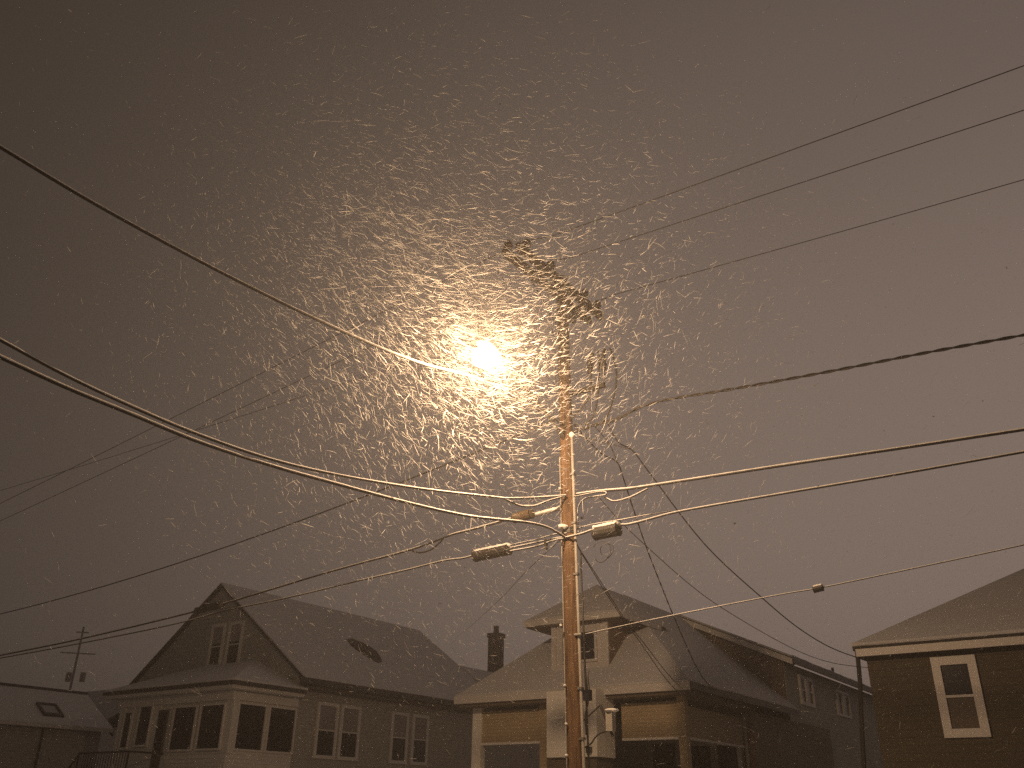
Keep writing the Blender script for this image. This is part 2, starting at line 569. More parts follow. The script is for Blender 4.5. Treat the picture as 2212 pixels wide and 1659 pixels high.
H.roof([[(-23.7, 17.55, 5.34), (-21.4, 17.55, 5.34), (-19.1, 15.07, 4.42), (-24.7, 15.07, 4.42)],
        [(-21.4, 17.55, 5.34), (-19.1, 17.55, 4.42), (-19.1, 15.07, 4.42)],
        [(-23.7, 17.55, 5.34), (-24.7, 15.07, 4.42), (-24.7, 17.55, 4.42)]], .08, .06, 'porch_roof')
b = H.mb()
b.box(-24.74, -19.06, 15.02, 15.068, 4.34, 4.43); b.box(-19.098, -19.05, 15.07, 17.5, 4.34, 4.43)
H.part('porch_gutter', b, 'gutter')
b = H.mb(); b.box(-24.66, -19.12, 15.07, 15.40, 4.25, 4.335); b.box(-19.44, -19.12, 15.40, 17.5, 4.25, 4.335)
H.part('porch_soffit', b, 'creamtrim')
b = H.mb(); b.box(-19.138, -19.09, 17.32, 27.1, 4.60, 4.77)
H.part('gutter', b, 'gutter')
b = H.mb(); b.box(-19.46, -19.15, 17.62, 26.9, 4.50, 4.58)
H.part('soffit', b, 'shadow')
b = H.mb()
for s in (1, -1):
    ue = uR if s > 0 else uL
    b.prism([(uc, 17.445, zr + .0), (ue, 17.445, ze + .0), (ue, 17.445, ze - .07), (uc, 17.445, zr - .07)], (0, .024, 0))
H.part('bargeboard', b, 'gutter')
for (a0, a1) in ((-21.74, -20.84), (-20.61, -19.71)):
    f = H.window('v', 15.395, a0, a1, 2.87, 3.90, .05, False, 0, 'creamtrim')
    H.part('mullion', H.mb().box((a0 + a1) / 2 - .02, (a0 + a1) / 2 + .02, 15.372, 15.386, 2.87, 3.90), 'rail', f)
for (a0, a1) in ((15.64, 16.49), (16.66, 17.53)):
    f = H.window('u', -19.46, a0, a1, 2.87, 3.93, .05, False, 0, 'creamtrim')
    H.part('mullion', H.mb().box(-19.448, -19.436, (a0 + a1) / 2 - .02, (a0 + a1) / 2 + .02, 2.87, 3.93), 'rail', f)
H.window('v', 15.395, -23.98, -23.66, 2.97, 3.87, .05, False, 0, 'creamtrim')
H.window('v', 15.395, -23.31, -22.78, 3.02, 4.0, .05, False, 0, 'creamtrim')
b = H.mb(); b.box(-22.42, -22.04, 15.36, 15.41, 2.3, 3.88)
dr = H.part('door', b, 'shadow')
H.part('pane', H.mb().box(-22.38, -22.08, 15.35, 15.36, 2.86, 3.82), 'glass', dr)
H.part('handle', H.mb().box(-22.10, -22.08, 15.33, 15.35, 2.78, 2.82), 'steel', dr)
for (a0, a1) in ((-23.52, -23.05), (-22.70, -22.20)):
    H.window('v', 17.55, a0, a1, 5.34, 6.52, .09, True, .42, 'creamtrim')
for (a0, a1) in ((18.43, 19.07), (19.35, 19.98), (21.52, 22.12), (22.50, 23.10)):
    H.window('u', -19.46, a0, a1, 2.86, 4.15, .09, True, .50, 'creamtrim')
# bare patch where the snow slid off the slope
b = H.mb(); prof = []
for (uu, vv) in ((-21.528, 21.279), (-21.679, 21.686), (-21.602, 21.985), (-21.441, 22.242), (-21.215, 22.365), (-20.876, 22.267), (-20.597, 22.088), (-20.497, 21.751), (-20.61, 21.562), (-20.835, 21.383), (-21.043, 21.22), (-21.279, 21.179)):
    uu += random.uniform(-.03, .03); vv += random.uniform(-.03, .03)
    prof.append((uu, vv, zr - .7215 * (uu - uc) + .062))
b.slab(prof, .01)
H.part('bare_patch', b, 'shingle', label='dark oval patch of bare shingles')
# rear wing and chimney
b = H.mb(); b.box(-23.6, -19.5, 26.9, 33.5, ZG, 4.7)
b.prism([(-23.6, 26.9, 4.7), (-19.5, 26.9, 4.7), (-21.5, 26.9, 6.15)], (0, 6.6, 0)); H.part('rear_wall', b, 'sidegrey')
H.roof([[(-21.35, 27.1, 6.37), (-18.9, 27.1, 4.72), (-18.9, 33.8, 4.72), (-21.35, 33.8, 6.37)][::-1],
        [(-21.35, 27.1, 6.37), (-23.9, 27.1, 4.72), (-23.9, 33.8, 4.72), (-21.35, 33.8, 6.37)]], .12, .05, 'rear_roof')
b = H.mb(); b.box(-21.74, -21.28, 29.4, 29.86, 5.6, 7.82); b.box(-21.78, -21.24, 29.36, 29.9, 7.82, 7.98)
ch = H.part('chimney', b, 'brick')
b = H.mb(); b.tube([(-21.51, 29.63, 7.98), (-21.51, 29.63, 8.15), (-21.51, 29.63, 8.28)], [.17, .14, .16], 10); H.part('chimney_pot', b, 'brick', ch)
# landing, steps and railing at the porch door
b = H.mb(); b.box(-24.15, -21.9, 14.3, 15.36, ZG, 2.1)
for i in range(7): b.box(-24.15 - .24 * (i + 1), -24.15 - .24 * i, 14.3, 15.36, ZG, 2.1 - .22 * (i + 1))
H.part('front_steps', b, 'kerb')
b = H.mb()
def rl(p, q, r=.018): b.tube([p, q], r * HS, 6)
rl((-24.15, 14.34, 2.78), (-21.92, 14.34, 2.78), .026); rl((-24.15, 14.34, 2.18), (-21.92, 14.34, 2.18))
rl((-21.92, 14.34, 2.78), (-21.92, 15.36, 2.78), .026)
for i in range(20): rl((-24.15 + i * 2.23 / 19, 14.34, 2.1), (-24.15 + i * 2.23 / 19, 14.34, 2.77), .012 if i % 19 else .03)
rl((-24.15, 14.34, 2.74), (-25.8, 14.34, 1.30), .026); rl((-24.15, 14.34, 2.2), (-25.8, 14.34, .76))
for i in range(1, 14):
    u_ = -24.15 - i * 1.65 / 13; z_ = 2.74 - i * 1.44 / 13
    rl((u_, 14.34, z_ - .62), (u_, 14.34, z_), .012 if i < 13 else .03)
H.part('railing', b, 'rail')

# ------------------------------------------------------------------ middle house: hip roof with dormer and open porch
H = House('porch_house', 'hip roofed house with white dormer and tan porch panels behind the utility pole', 'house', -9.27, 18.2)
uL, uR, uc, v0, s_ = -11.85, -6.69, -9.27, 14.98, .87
zR = 3.62 + s_ * 2.58
H.roof([[(uL, v0, 3.62), (uR, v0, 3.62), (uc, v0 + 2.58, zR)],
        [(uR, v0, 3.62), (uR, 20.75, 3.62), (uc, 20.75, zR), (uc, v0 + 2.58, zR)],
        [(uL, v0, 3.62), (uc, v0 + 2.58, zR), (uc, 20.75, zR), (uL, 20.75, 3.62)]], .09, .06, 'roof')
b = H.mb(); b.box(uL - .02, uR + .02, v0 - .05, v0 - .003, 3.50, 3.64)
H.part('gutter', b, 'white')
b = H.mb(); b.box(uR + .003, uR + .04, v0, 20.7, 3.52, 3.63); H.part('side_gutter', b, 'gutter')
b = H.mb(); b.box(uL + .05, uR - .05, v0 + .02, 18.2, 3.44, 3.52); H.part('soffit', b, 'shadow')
# body behind the porch
b = H.mb(); b.box(-11.5, -7.06, 18.2, 20.75, ZG, 3.44); b.box(-7.06, -6.86, 18.3, 23.5, ZG, 3.44)
H.part('wall', b, 'brown')
b = H.mb(); b.box(-11.52, -7.08, 18.14, 18.196, ZG, 3.3); H.part('porch_back_wall', b, 'grey')
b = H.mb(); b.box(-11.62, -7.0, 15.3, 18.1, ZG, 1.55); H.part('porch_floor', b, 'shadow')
# posts and panels
for (a0, a1) in ((-11.66, -11.44), (-10.02, -9.86), (-7.10, -6.95)):
    H.part('post', H.mb().box(a0, a1, 15.30, 15.45, 1.55, 3.44), 'tan' if a0 > -11 else 'creamtrim', label=None)
for (a0, a1) in ((-11.44, -9.68), (-8.24, -7.10)):
    p = H.part('porch_panel', H.mb().box(a0, a1, 15.34, 15.40, 2.78, 3.37), 'tan')
    H.part('trim', H.mb().box(a0, a1, 15.325, 15.41, 2.735, 2.778), 'creamtrim', p)
p = H.part('porch_panel', H.mb().box(-7.07, -7.01, 15.47, 18.12, 2.78, 3.30), 'tan')
H.part('trim', H.mb().box(-7.085, -6.995, 15.47, 18.12, 2.74, 2.778), 'creamtrim', p)
b = H.mb(); b.box(-11.66, -6.95, 15.30, 15.45, 1.55, 2.22); b.box(-7.08, -7.0, 15.47, 18.12, 1.55, 2.22); H.part('porch_rail', b, 'creamtrim')
# boxed white bay at the gutter line
b = H.mb(); b.box(-9.42, -8.36, 14.62, 15.28, 2.44, 3.58); H.part('entry_bay', b, 'creamtrim', label='white boxed entry bay')
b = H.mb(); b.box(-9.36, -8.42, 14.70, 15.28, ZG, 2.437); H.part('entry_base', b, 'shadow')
b = H.mb(); b.box(-8.55, -8.46, 14.54, 14.616, 2.50, 2.60); H.part('wall_lamp', b, 'darkmetal')
# windows and doors on the inner wall
H.window('v', 18.14, -9.02, -8.5, 1.95, 2.86, .09, False, 0, 'creamtrim', 'bluedark')
H.window('v', 18.14, -8.15, -7.72, 1.95, 2.80, .09, False, 0, 'creamtrim')
H.window('v', 18.14, -7.58, -7.16, 1.95, 2.80, .06, False, 0, 'creamtrim', 'bluedark')
H.window('v', 18.14, -11.15, -10.85, 2.55, 2.85, .04, False, 0, 'shadow')
b = H.mb(); b.box(-10.5, -10.22, 18.10, 18.138, 1.6, 2.98); H.part('door', b, 'white')
# dormer
zd = 5.0
b = H.mb()
b.box(-9.80, -8.54, 15.46, 17.2, 3.98, zd); H.part('dormer', b, 'white', label='white front dormer')
b = H.mb(); b.box(-8.538, -8.52, 15.50, 17.2, 4.0, zd); H.part('dormer_cheek', b, 'brown')  # right cheek browned: its shading is put into the colour
b = H.mb(); b.box(-9.82, -9.71, 15.425, 15.458, 4.05, zd); b.box(-8.63, -8.52, 15.425, 15.458, 4.05, zd)
b.box(-9.71, -8.63, 15.43, 15.458, 4.0, 4.13); H.part('dormer_trim', b, 'white')
H.window('v', 15.46, -9.55, -9.22, 4.24, 4.76, .05, False, 0, 'white', 'bluedark')
H.window('v', 15.46, -9.15, -8.82, 4.24, 4.76, .05, False, 0, 'white', 'bluedark')
zp = 5.86; ez = 5.04
H.roof([[(-10.36, 15.28, ez), (-8.16, 15.28, ez), (uc, 16.38, zp)],
        [(-8.16, 15.28, ez), (-8.16, 17.3, ez), (uc, 17.6, zp), (uc, 16.38, zp)],
        [(-10.36, 15.28, ez), (uc, 16.38, zp), (uc, 17.6, zp), (-10.36, 17.3, ez)]], .05, .05, 'dormer_roof')
b = H.mb(); b.box(-10.38, -8.14, 15.24, 15.276, 4.95, 5.05); b.box(-8.158, -8.12, 15.28, 17.0, 4.95, 5.05); H.part('dormer_fascia', b, 'white')
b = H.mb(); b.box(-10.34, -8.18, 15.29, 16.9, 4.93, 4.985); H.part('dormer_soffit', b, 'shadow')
# rear two-storey part
b = H.mb(); b.box(-11.7, -6.90, 20.76, 23.5, ZG, 4.72); b.prism([(-11.7, 20.76, 4.72), (-6.9, 20.76, 4.72), (-9.3, 20.76, 5.80)], (0, 8.2, 0))
b.box(-11.7, -6.90, 23.5, 29.0, ZG, 4.72)
H.part('rear_wall', b, 'green')
b = H.mb(); b.prism([(-9.3, 20.70, 5.78), (-6.92, 20.70, 4.70), (-6.92, 20.70, 3.55), (-9.3, 20.70, 5.6)], (0, .056, 0)); H.part('rear_gable', b, 'brown')
H.roof([[(-9.3, 20.5, 5.95), (-6.62, 20.5, 4.76), (-6.62, 29.2, 4.76), (-9.3, 29.2, 5.95)][::-1],
        [(-9.3, 20.5, 5.95), (-12.0, 20.5, 4.76), (-12.0, 29.2, 4.76), (-9.3, 29.2, 5.95)]], .07, .045, 'rear_roof')
b = H.mb(); b.prism([(-9.3, 20.46, 5.93), (-6.60, 20.46, 4.73), (-6.60, 20.46, 4.60), (-9.3, 20.46, 5.80)], (0, .036, 0)); H.part('rear_fascia', b, 'creamtrim')
b = H.mb(); b.box(-6.618, -6.57, 20.5, 29.2, 4.63, 4.77); H.part('rear_gutter', b, 'gutter')
H.window('u', -6.90, 21.72, 22.05, 3.95, 4.46, .08, True, .5, 'creamtrim')
H.window('u', -6.90, 22.22, 22.56, 3.95, 4.46, .08, True, 0, 'creamtrim')
H.window('u', -6.90, 24.55, 24.98, 3.92, 4.44, .06, False, 0, 'creamtrim')
H.window('u', -6.90, 25.12, 25.6, 3.92, 4.44, .06, False, 0, 'creamtrim')
b = H.mb(); b.tube([(-7.2, 25.7, 4.95), (-7.2, 25.7, 5.2)], .05, 8); H.part('vent_pipe', b, 'darkmetal')
# service mast
b = H.mb(); b.tube([(-6.99, 18.2, ZG), (-6.99, 18.2, 3.30), (-6.97, 18.16, 3.36)], [.045, .045, .06], 8); H.part('service_mast', b, 'conduit')

# ------------------------------------------------------------------ right house
H = House('olive_house', 'dark olive sided house with white framed window at the right edge', 'house', -.8, 15.42)
uL, uR, v0, v1, s_ = -3.85, 2.4, 15.02, 22.8, .575
m = (uR - uL) / 2
b = H.mb(); b.box(uL + .15, uR - .3, 15.18, 22.4, ZG, 3.87); H.part('wall', b, 'olive')
H.roof([[(uL, v0, 4.0), (uR, v0, 4.0), (uL + m, v0 + m, 4.0 + s_ * m)],
        [(uR, v0, 4.0), (uR, v1, 4.0), (uL + m, v1 - m, 4.0 + s_ * m), (uL + m, v0 + m, 4.0 + s_ * m)],
        [(uL, v0, 4.0), (uL + m, v0 + m, 4.0 + s_ * m), (uL + m, v1 - m, 4.0 + s_ * m), (uL, v1, 4.0)],
        [(uR, v1, 4.0), (uL, v1, 4.0), (uL + m, v1 - m, 4.0 + s_ * m)]], .06, .05)
b = H.mb(); b.box(uL + .05, uR, v0 - .03, v0 - .003, 3.84, 3.955); H.part('fascia', b, 'white')
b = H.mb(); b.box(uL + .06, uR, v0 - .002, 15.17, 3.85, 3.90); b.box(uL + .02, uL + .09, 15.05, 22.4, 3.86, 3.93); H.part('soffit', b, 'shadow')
f = H.window('v', 15.18, -2.63, -2.25, 2.742, 3.645, .123, True, 0, 'white', 'bluedark')
H.part('blind', H.mb().box(-2.624, -2.256, 15.166, 15.172, 2.746, 3.17), 'shadow', f)
b = H.mb(); b.tube([(-3.80, 15.08, 3.90), (-3.84, 15.14, 3.5), (-3.92, 15.18, 2.9), (-3.99, 15.18, 2.2), (-4.12, 15.18, ZG)], .048, 8); H.part('downspout', b, 'gutter')
b = H.mb(); b.box(-3.72, -3.702, 15.9, 15.96, 2.9, 3.3); H.part('cable_clip', b, 'white')

# ------------------------------------------------------------------ far left house
H = House('low_house', 'low pale house with skylight in its snowy roof at the far left edge', 'house', -31.5, 16)
H.roofmat = 'brightenedsnow'
uR, uc, uL, va, vb = -29.5, -31.5, -33.5, 11.5, 18.55
b = H.mb(); b.box(-33.3, -29.75, 11.8, 18.3, ZG, 3.78); b.prism([(-33.3, 11.8, 3.78), (-29.75, 11.8, 3.78), (-31.5, 11.8, 4.85)], (0, 6.5, 0)); H.part('wall', b, 'grey')
H.roof([[(uc, va, 5.02), (uR, va, 3.82), (uR, vb, 3.82), (uc, vb, 5.02)][::-1], [(uc, va, 5.02), (uL, va, 3.82), (uL, vb, 3.82), (uc, vb, 5.02)]], .08, .05)
b = H.mb(); b.box(-31.53, -31.47, va, vb, 5.06, 5.15); H.part('ridge_cap', b, 'gutter')
b = H.mb(); b.box(-29.5, -29.46, va, vb, 3.74, 3.83); H.part('gutter', b, 'creamtrim')
b = H.mb()
for s in (1,):
    b.prism([(uc, vb, 5.05), (uR, vb, 3.85), (uR, vb, 3.62), (uc, vb, 4.78)], (0, .05, 0))
H.part('bargeboard', b, 'gutter')
sk = H.mb(); zz = lambda u: 5.02 - .6 * (u - uc) + .07
for (a, c, d, e_) in ((-30.55, -30.48, 16.25, 16.95), (-29.98, -29.88, 16.25, 16.95), (-30.48, -29.98, 16.25, 16.33), (-30.48, -29.98, 16.87, 16.95)):
    sk.slab([(a, d, zz(a)), (c, d, zz(c)), (c, e_, zz(c)), (a, e_, zz(a))], .10, .06)
sk = H.part('skylight', sk, 'gutter')
p = H.mb(); p.slab([(-30.48, 16.33, zz(-30.48)), (-29.98, 16.33, zz(-29.98)), (-29.98, 16.87, zz(-29.98)), (-30.48, 16.87, zz(-30.48))], .03, .01); H.part('snow', p, 'roofsnow', sk)
b = H.mb(); b.tube([(-29.71, 16.25, 3.74), (-29.71, 16.25, ZG)], .05, 8); H.part('downspout', b, 'gutter')

# house far behind it
H = House('grey_house', 'faint grey house seen through falling snow behind the low left house', 'house', -44, 26)
b = H.mb(); b.box(-50, -39.5, 24, 30, ZG, 4.6); H.part('wall', b, 'grey')
H.roof([[(-50.4, 23.6, 4.6), (-39.1, 23.6, 4.6), (-39.1, 27, 6.75), (-50.4, 27, 6.75)], [(-50.4, 30.4, 4.6), (-50.4, 27, 6.75), (-39.1, 27, 6.75), (-39.1, 30.4, 4.6)]], .1, .05)

# ------------------------------------------------------------------ the utility pole
def pu(z): return -7.70 - .0165 * z + .0
pole = empty('utility_pole', uv(pu(0), VP, 0)); tag(pole, 'tall weathered wooden utility pole with twin crossarms in the middle of the view', 'utility pole')
PB = Vector(uv(pu(0), VP, 0))
def LP(u, v, z): return tuple(Vector(uv(u, v, z)) - PB)
def pr(z): return .150 - .0036 * z
b = MB(LP); zs = [0, 1, 2, 3, 4, 5, 6, 7, 8, 9, 10, 10.7, 11.25]
b.tube([(pu(z), VP, z) for z in zs], [pr(z) for z in zs], 18)
b.build('shaft', M['pole'], pole, smooth=True)
for du in (-.15, .15):
    b = MB(LP); uu = pu(11) + du; b.box(uu - .055, uu + .055, 11.08, 14.2, 10.87, 11.02); o = b.build('crossarm', M['arm'], pole)
    s = MB(LP)
    for i in range(16):
        va_ = 11.1 + i * .193
        s.box(uu - .045, uu + .045, va_, va_ + .193, 11.022, 11.03 + random.uniform(.004, .02))
    s.build('snow', M['snow'], o)
    b = MB(LP); b.box(uu - .012 + .055 * (1 if du > 0 else -1), uu + .012 + .055 * (1 if du > 0 else -1), 11.9, 11.94, 10.3, 10.34)
    sg = 1 if du > 0 else -1
    b = MB(LP)
    b.tube([(uu + sg * .055, 11.95, 10.93), (pu(10.2) + sg * .13, VP - .03, 10.2)], .014, 6); b.build('brace', M['darkmetal'], pole)
    b = MB(LP); b.tube([(uu + sg * .055, 13.75, 10.93), (pu(10.2) + sg * .13, VP + .03, 10.2)], .014, 6); b.build('brace', M['darkmetal'], pole)
V1, V2, V3 = 11.36, 12.22, 14.03
for (v_, du) in ((11.2, -.15), (V1, .15), (V2, .15), (V2 + .1, -.15), (13.5, .15), (V3, .15), (13.9, -.15)):
    b = MB(LP); uu = pu(11) + du
    b.tube([(uu, v_, 11.02), (uu, v_, 11.07), (uu, v_, 11.08), (uu, v_, 11.13), (uu, v_, 11.15), (uu, v_, 11.19), (uu, v_, 11.22), (uu, v_, 11.26)],
           [.025, .025, .075, .095, .06, .085, .065, .03], 10)
    b.build('insulator', M['porcelain'], pole, smooth=True)
# hanging strain insulators under the lower end
for v_ in (13.35, 13.55):
    b = MB(LP); uu = pu(11) - .15
    b.tube([(uu, v_, 10.9), (uu, v_, 10.84), (uu, v_, 10.78), (uu, v_, 10.74), (uu, v_, 10.66), (uu, v_, 10.6)], [.015, .05, .03, .055, .03, .05], 10)
    b.build('strain_insulator', M['porcelain'], pole, smooth=True)
# cutout bracket, its two fuse cutouts and the leads that loop down
A0 = hit(1300, 833, 1, VP); A1 = hit(1304, 742, 1, VP)
zb = A0[2]
b = MB(LP); b.box(pu(zb) + .1, A0[0] + .06, VP - .04, VP + .04, zb - .04, zb + .04)
b.tube([(pu(zb - .5) + .12, VP, zb - .5), (A0[0] - .1, VP, zb - .05)], .018, 6)
b.build('bracket', M['rail'], pole)
for du in (-.13, .15):
    b = MB(LP); uc_ = A0[0] + du - .1
    b.tube([(uc_, VP, zb + .05), (uc_, VP, zb + .3), (uc_, VP, zb + .33), (uc_, VP, zb + .38), (uc_, VP, zb + .42), (uc_, VP, zb + .48), (uc_, VP, zb + .52), (uc_, VP, zb + .6), (uc_ + .06, VP, zb + .72)],
           [.02, .02, .065, .045, .07, .045, .065, .035, .04], 8)
    b.build('fuse_cutout', M['darkmetal'], pole, smooth=True)
for pts in ([(1318, 752), (1326, 775), (1332, 817), (1321.4, 870), (1305.5, 907), (1287, 917)], [(1292, 757), (1294.5, 790), (1293.5, 820), (1289.5, 867.5), (1279, 902), (1262, 916)]):
    b = MB(LP); b.tube([tuple(p) for p in smooth_path([hit(x, y, 1, VP) for x, y in pts], 6)], .018, 6); b.build('lead_wire', M['wire'], pole, smooth=True)
b = MB(LP); b.tube([tuple(p) for p in smooth_path([(pu(10.9) - .1, VP - .35, 10.95), (pu(10.5) - .16, VP - .25, 10.5), (pu(9.6) - .15, VP - .1, 9.7), (pu(9) - .13, VP - .1, 8.6)], 6)], .008, 6); b.build('lead_wire', M['wire'], pole, smooth=True)
# riser conduit with weather cap and straps
b = MB(LP); c0 = hit(1245.7, 940, 1, VP - .05)
def ru(z): return pu(z) + pr(z) + .022
zt = c0[2]
b.tube([(ru(z), VP - .05, z) for z in (0.05, 2, 4, 6, zt)], .026, 8)
rc = b.build('riser_conduit', M['conduit'], pole, smooth=True)
b = MB(LP); b.ball((ru(zt), VP - .05, zt + .03), .05, .05, .06); b.build('snow_cap', M['snow'], rc)
for z in (2.6, 3.35, 4.2, 5.2, 6.1, 7.0):
    b = MB(LP); b.box(ru(z) - .05, ru(z) + .034, VP - .09, VP - .01, z - .018, z + .018); b.build('strap', M['steel'], rc)
b = MB(LP); b.tube([(pu(z) - pr(z) - .008, VP - .04, z) for z in (.1, 3, 6, 7.4)], .009, 6); b.build('ground_wire', M['conduit'], pole)
b = MB(LP); b.tube([(ru(z) + .05, VP + .02, z) for z in (.3, 2, 4, 5.6)], .017, 6); b.build('riser_cable', M['wire'], pole, smooth=True)
# bolts with their plugs of snow
for (z, du) in ((3.37, -.02), (2.79, -.01), (2.33, -.02), (4.33, -.07), (6.72, -.02)):
    b = MB(LP); uu = pu(z) + du - .05
    b.tube([(uu, VP - pr(z) + .02, z), (uu, VP - pr(z) - .06, z)], .014, 6); o = b.build('bolt', M['steel'], pole)
    b = MB(LP); b.ball((uu, VP - pr(z) - .035, z + .024), .026, .03, .022, 10, 6, .15); b.build('snow', M['snow'], o)
# collar where the street cables are made off
zc = 5.98
b = MB(LP); b.tube([(pu(zc), VP, zc - .05), (pu(zc), VP, zc + .05)], pr(zc) + .012, 18); b.tube([(pu(zc) - .02, VP - pr(zc), zc - .02), (pu(zc) - .02, VP - pr(zc) - .1, zc - .02)], .03, 8)
cl = b.build('collar', M['darkmetal'], pole)
b = MB(LP); b.ball((pu(zc) - .02, VP - pr(zc) - .05, zc + .05), .09, .07, .045, 12, 6, .15); b.build('snow', M['snow'], cl)
# stand-off arm to the left that carries the terminal
q0, q1 = hit(1214, 1099, 1, VP - .02), hit(1157, 1114, 1, VP - .02)
b = MB(LP); b.tube([q0, q1], .022, 8); so = b.build('standoff_arm', M['steel'], pole)
b = MB(LP); pts = [Vector(q0).lerp(Vector(q1), i / 9) + Vector((0, 0, .03)) for i in range(10)]
b.tube([tuple(p) for p in pts], [.02 + .02 * abs(math.sin(i * 1.7)) for i in range(10)], 7); b.build('snow', M['snow'], so)
# d5 span bracket
zb5 = hit(1265, 1370, 1, VP - .05)[2]
b = MB(LP); b.tube([(pu(zb5) + .1, VP - .1, zb5), (ru(zb5) + .07, VP - .1, zb5)], .02, 8); b.build('span_bracket', M['conduit'], pole)
# meter-side gear low on the pole: slanted conduit, box with snow, cable loop
P_ = lambda x, y: hit(1016.6 + x * .3064, 1219.9 + y * .3064, 1, VP)
b = MB(LP); b.tube([P_(915, 990), P_(1003, 1210)], .022, 8); b.tube([P_(795, 1100), P_(915, 990)], .012, 6); b.build('slanted_conduit', M['darkmetal'], pole)
b = MB(LP); a_, c_ = P_(968, 1175), P_(1008, 1035); b.box(a_[0], c_[0], VP - .06, VP + .06, a_[2], c_[2]); bx_ = b.build('utility_box', M['conduit'], pole)
b = MB(LP); cc = P_(996, 1026); b.ball((cc[0], cc[1], cc[2]), .11, .09, .03, 12, 6, .1); b.build('snow', M['snow'], bx_)
b = MB(LP); b.tube([tuple(p) for p in smooth_path([P_(800, 1290), P_(848, 1262), P_(890, 1205), P_(945, 1178), P_(990, 1172)], 5)], .012, 6); b.build('cable_loop', M['wire'], pole, smooth=True)
b = MB(LP); a_, c_ = P_(802, 960), P_(845, 880); b.box(a_[0], c_[0], VP - .05, VP + .05, a_[2], c_[2]); b.build('junction_box', M['bluedark'], pole)
b = MB(LP); b.tube([tuple(p) for p in smooth_path([P_(800, 690), P_(812, 780), P_(822, 860), P_(830, 960), P_(810, 1060), P_(815, 1200)], 5)], .013, 6); b.tube([P_(835, 740), P_(828, 800), P_(838, 880)], .008, 6); b.build('cable_bundle', M['wire'], pole, smooth=True)

# ------------------------------------------------------------------ street lamp
LV, LZ, LU = 9.54, 7.82, -7.24                          # on the camera side of the heavy cross-street cable
sl = empty('street_lamp', uv(UP, VP - .14, 7.70)); tag(sl, 'glowing street lamp on a snowy arm reaching out from the wooden pole', 'street lamp')
SB = Vector(uv(UP, VP - .14, 7.70))
def au(v): return UP + (12.72 - v) * (LU - UP) / (12.72 - LV)
def LS(u, v, z): return tuple(Vector(uv(u, v, z)) - SB)
b = MB(LS); ap = smooth_path([(UP - .03, VP - .13, 7.70), (au(12.0), 12.0, 7.84), (au(11.0), 11.0, 7.93), (au(10.1), 10.1, 7.95)], 6)
b.tube([tuple(p) for p in ap], .03, 8)
arm = b.build('arm', M['steel'], sl, smooth=True)
b = MB(LS); b.tube([tuple(p + Vector((0, 0, .03))) for p in ap], [.026 + .008 * math.sin(i * 1.3) for i in range(len(ap))], 7); b.build('snow', M['snow'], arm)
b = MB(LS); hp = [(au(v_), v_, z_) for v_, z_ in ((10.15, 7.95), (10.02, 7.97), (9.85, 8.02), (9.6, 8.04), (9.42, 8.03), (9.32, 8.01))]
b.tube(hp, [.045, .08, .12, .13, .11, .04], 14, True, .5)
hd = b.build('head', M['steel'], sl, smooth=True)
b = MB(LS); b.tube([(p[0], p[1], p[2] + .055) for p in hp], [.03, .055, .09, .10, .08, .02], 10, True, .5); b.build('snow', M['snow'], hd, smooth=True)
b = MB(LS); b.ball((LU, LV, LZ), .21, .22, .16, 22, 14)
b.build('lens', M['lamp'], sl, smooth=True)
ld = bpy.data.lights.new('lamp_light', 'POINT'); ld.energy = 1650; ld.color = LAMP_COL; ld.shadow_soft_size = .14
lo = bpy.data.objects.new('lamp_light', ld); COL.objects.link(lo); lo.parent = sl; lo.location = LS(LU, LV - .03, LZ - .02)

# ------------------------------------------------------------------ wires
def vline(pts, v, u0, u1, clampend=None):
    s = [(h[0], h[2]) for h in (hit(x, y, 1, v) for x, y in pts)]
    return [uv(a, v, z) for a, z in span_fit(s, (u0, u1))]


def upath(pts, ax, val, n=8):
    return smooth_path([uv(*hit(x, y, ax, val)) for x, y in pts], n)


GP = 'bare power lines from the crossarms towards the upper right'
pin = pu(11) + .15
for (v_, pts, lab) in ((V1, [(1287.7, 476), (1705.6, 325.6), (2212, 141.8)], 'topmost of the three thin power lines rising to the upper right'),
                       (V2, [(1287.7, 538.8), (1789, 375.8), (2212, 237.9)], 'middle of the three thin power lines rising to the upper right'),
                       (V3, [(1325, 637), (1747, 520), (2212, 388)], 'lowest of the three thin power lines rising to the upper right')):
    wire('power_line', lab, 'power line', [uv(pin, v_, 11.24)] + vline(pts, v_, pin + .5, 9), .0075, GP)
GL = 'bare power lines from the crossarms towards the far left'
for (v_, pts, lab) in ((V1, [(934, 627), (704, 719), (474, 833), (372, 878)], 'highest of the faint power lines running down to the far left from the crossarms'),
                       (V2, [(735, 777.7), (600, 837.8), (471.8, 883.6)], 'middle of the faint power lines running down to the far left from the crossarms'),
                       (V3, [(870, 775), (357, 941), (214, 995)], 'lowest of the faint power lines running down to the far left from the crossarms')):
    s = [(h[0], h[2]) for h in (hit(x, y, 1, v_) for x, y in pts)]
    k_ = np.mean([(11.22 - z) / (pin - .3 - a) for a, z in s])          # even fall, gentle sag
    wire('power_line', lab, 'power line', [uv(a, v_, 11.22 - k_ * (pin - .3 - a) - .5 * math.sin(math.pi * (pin - .3 - a) / 48) * .5) for a in np.linspace(pin - .3, -55, 26)], .0075, GL)

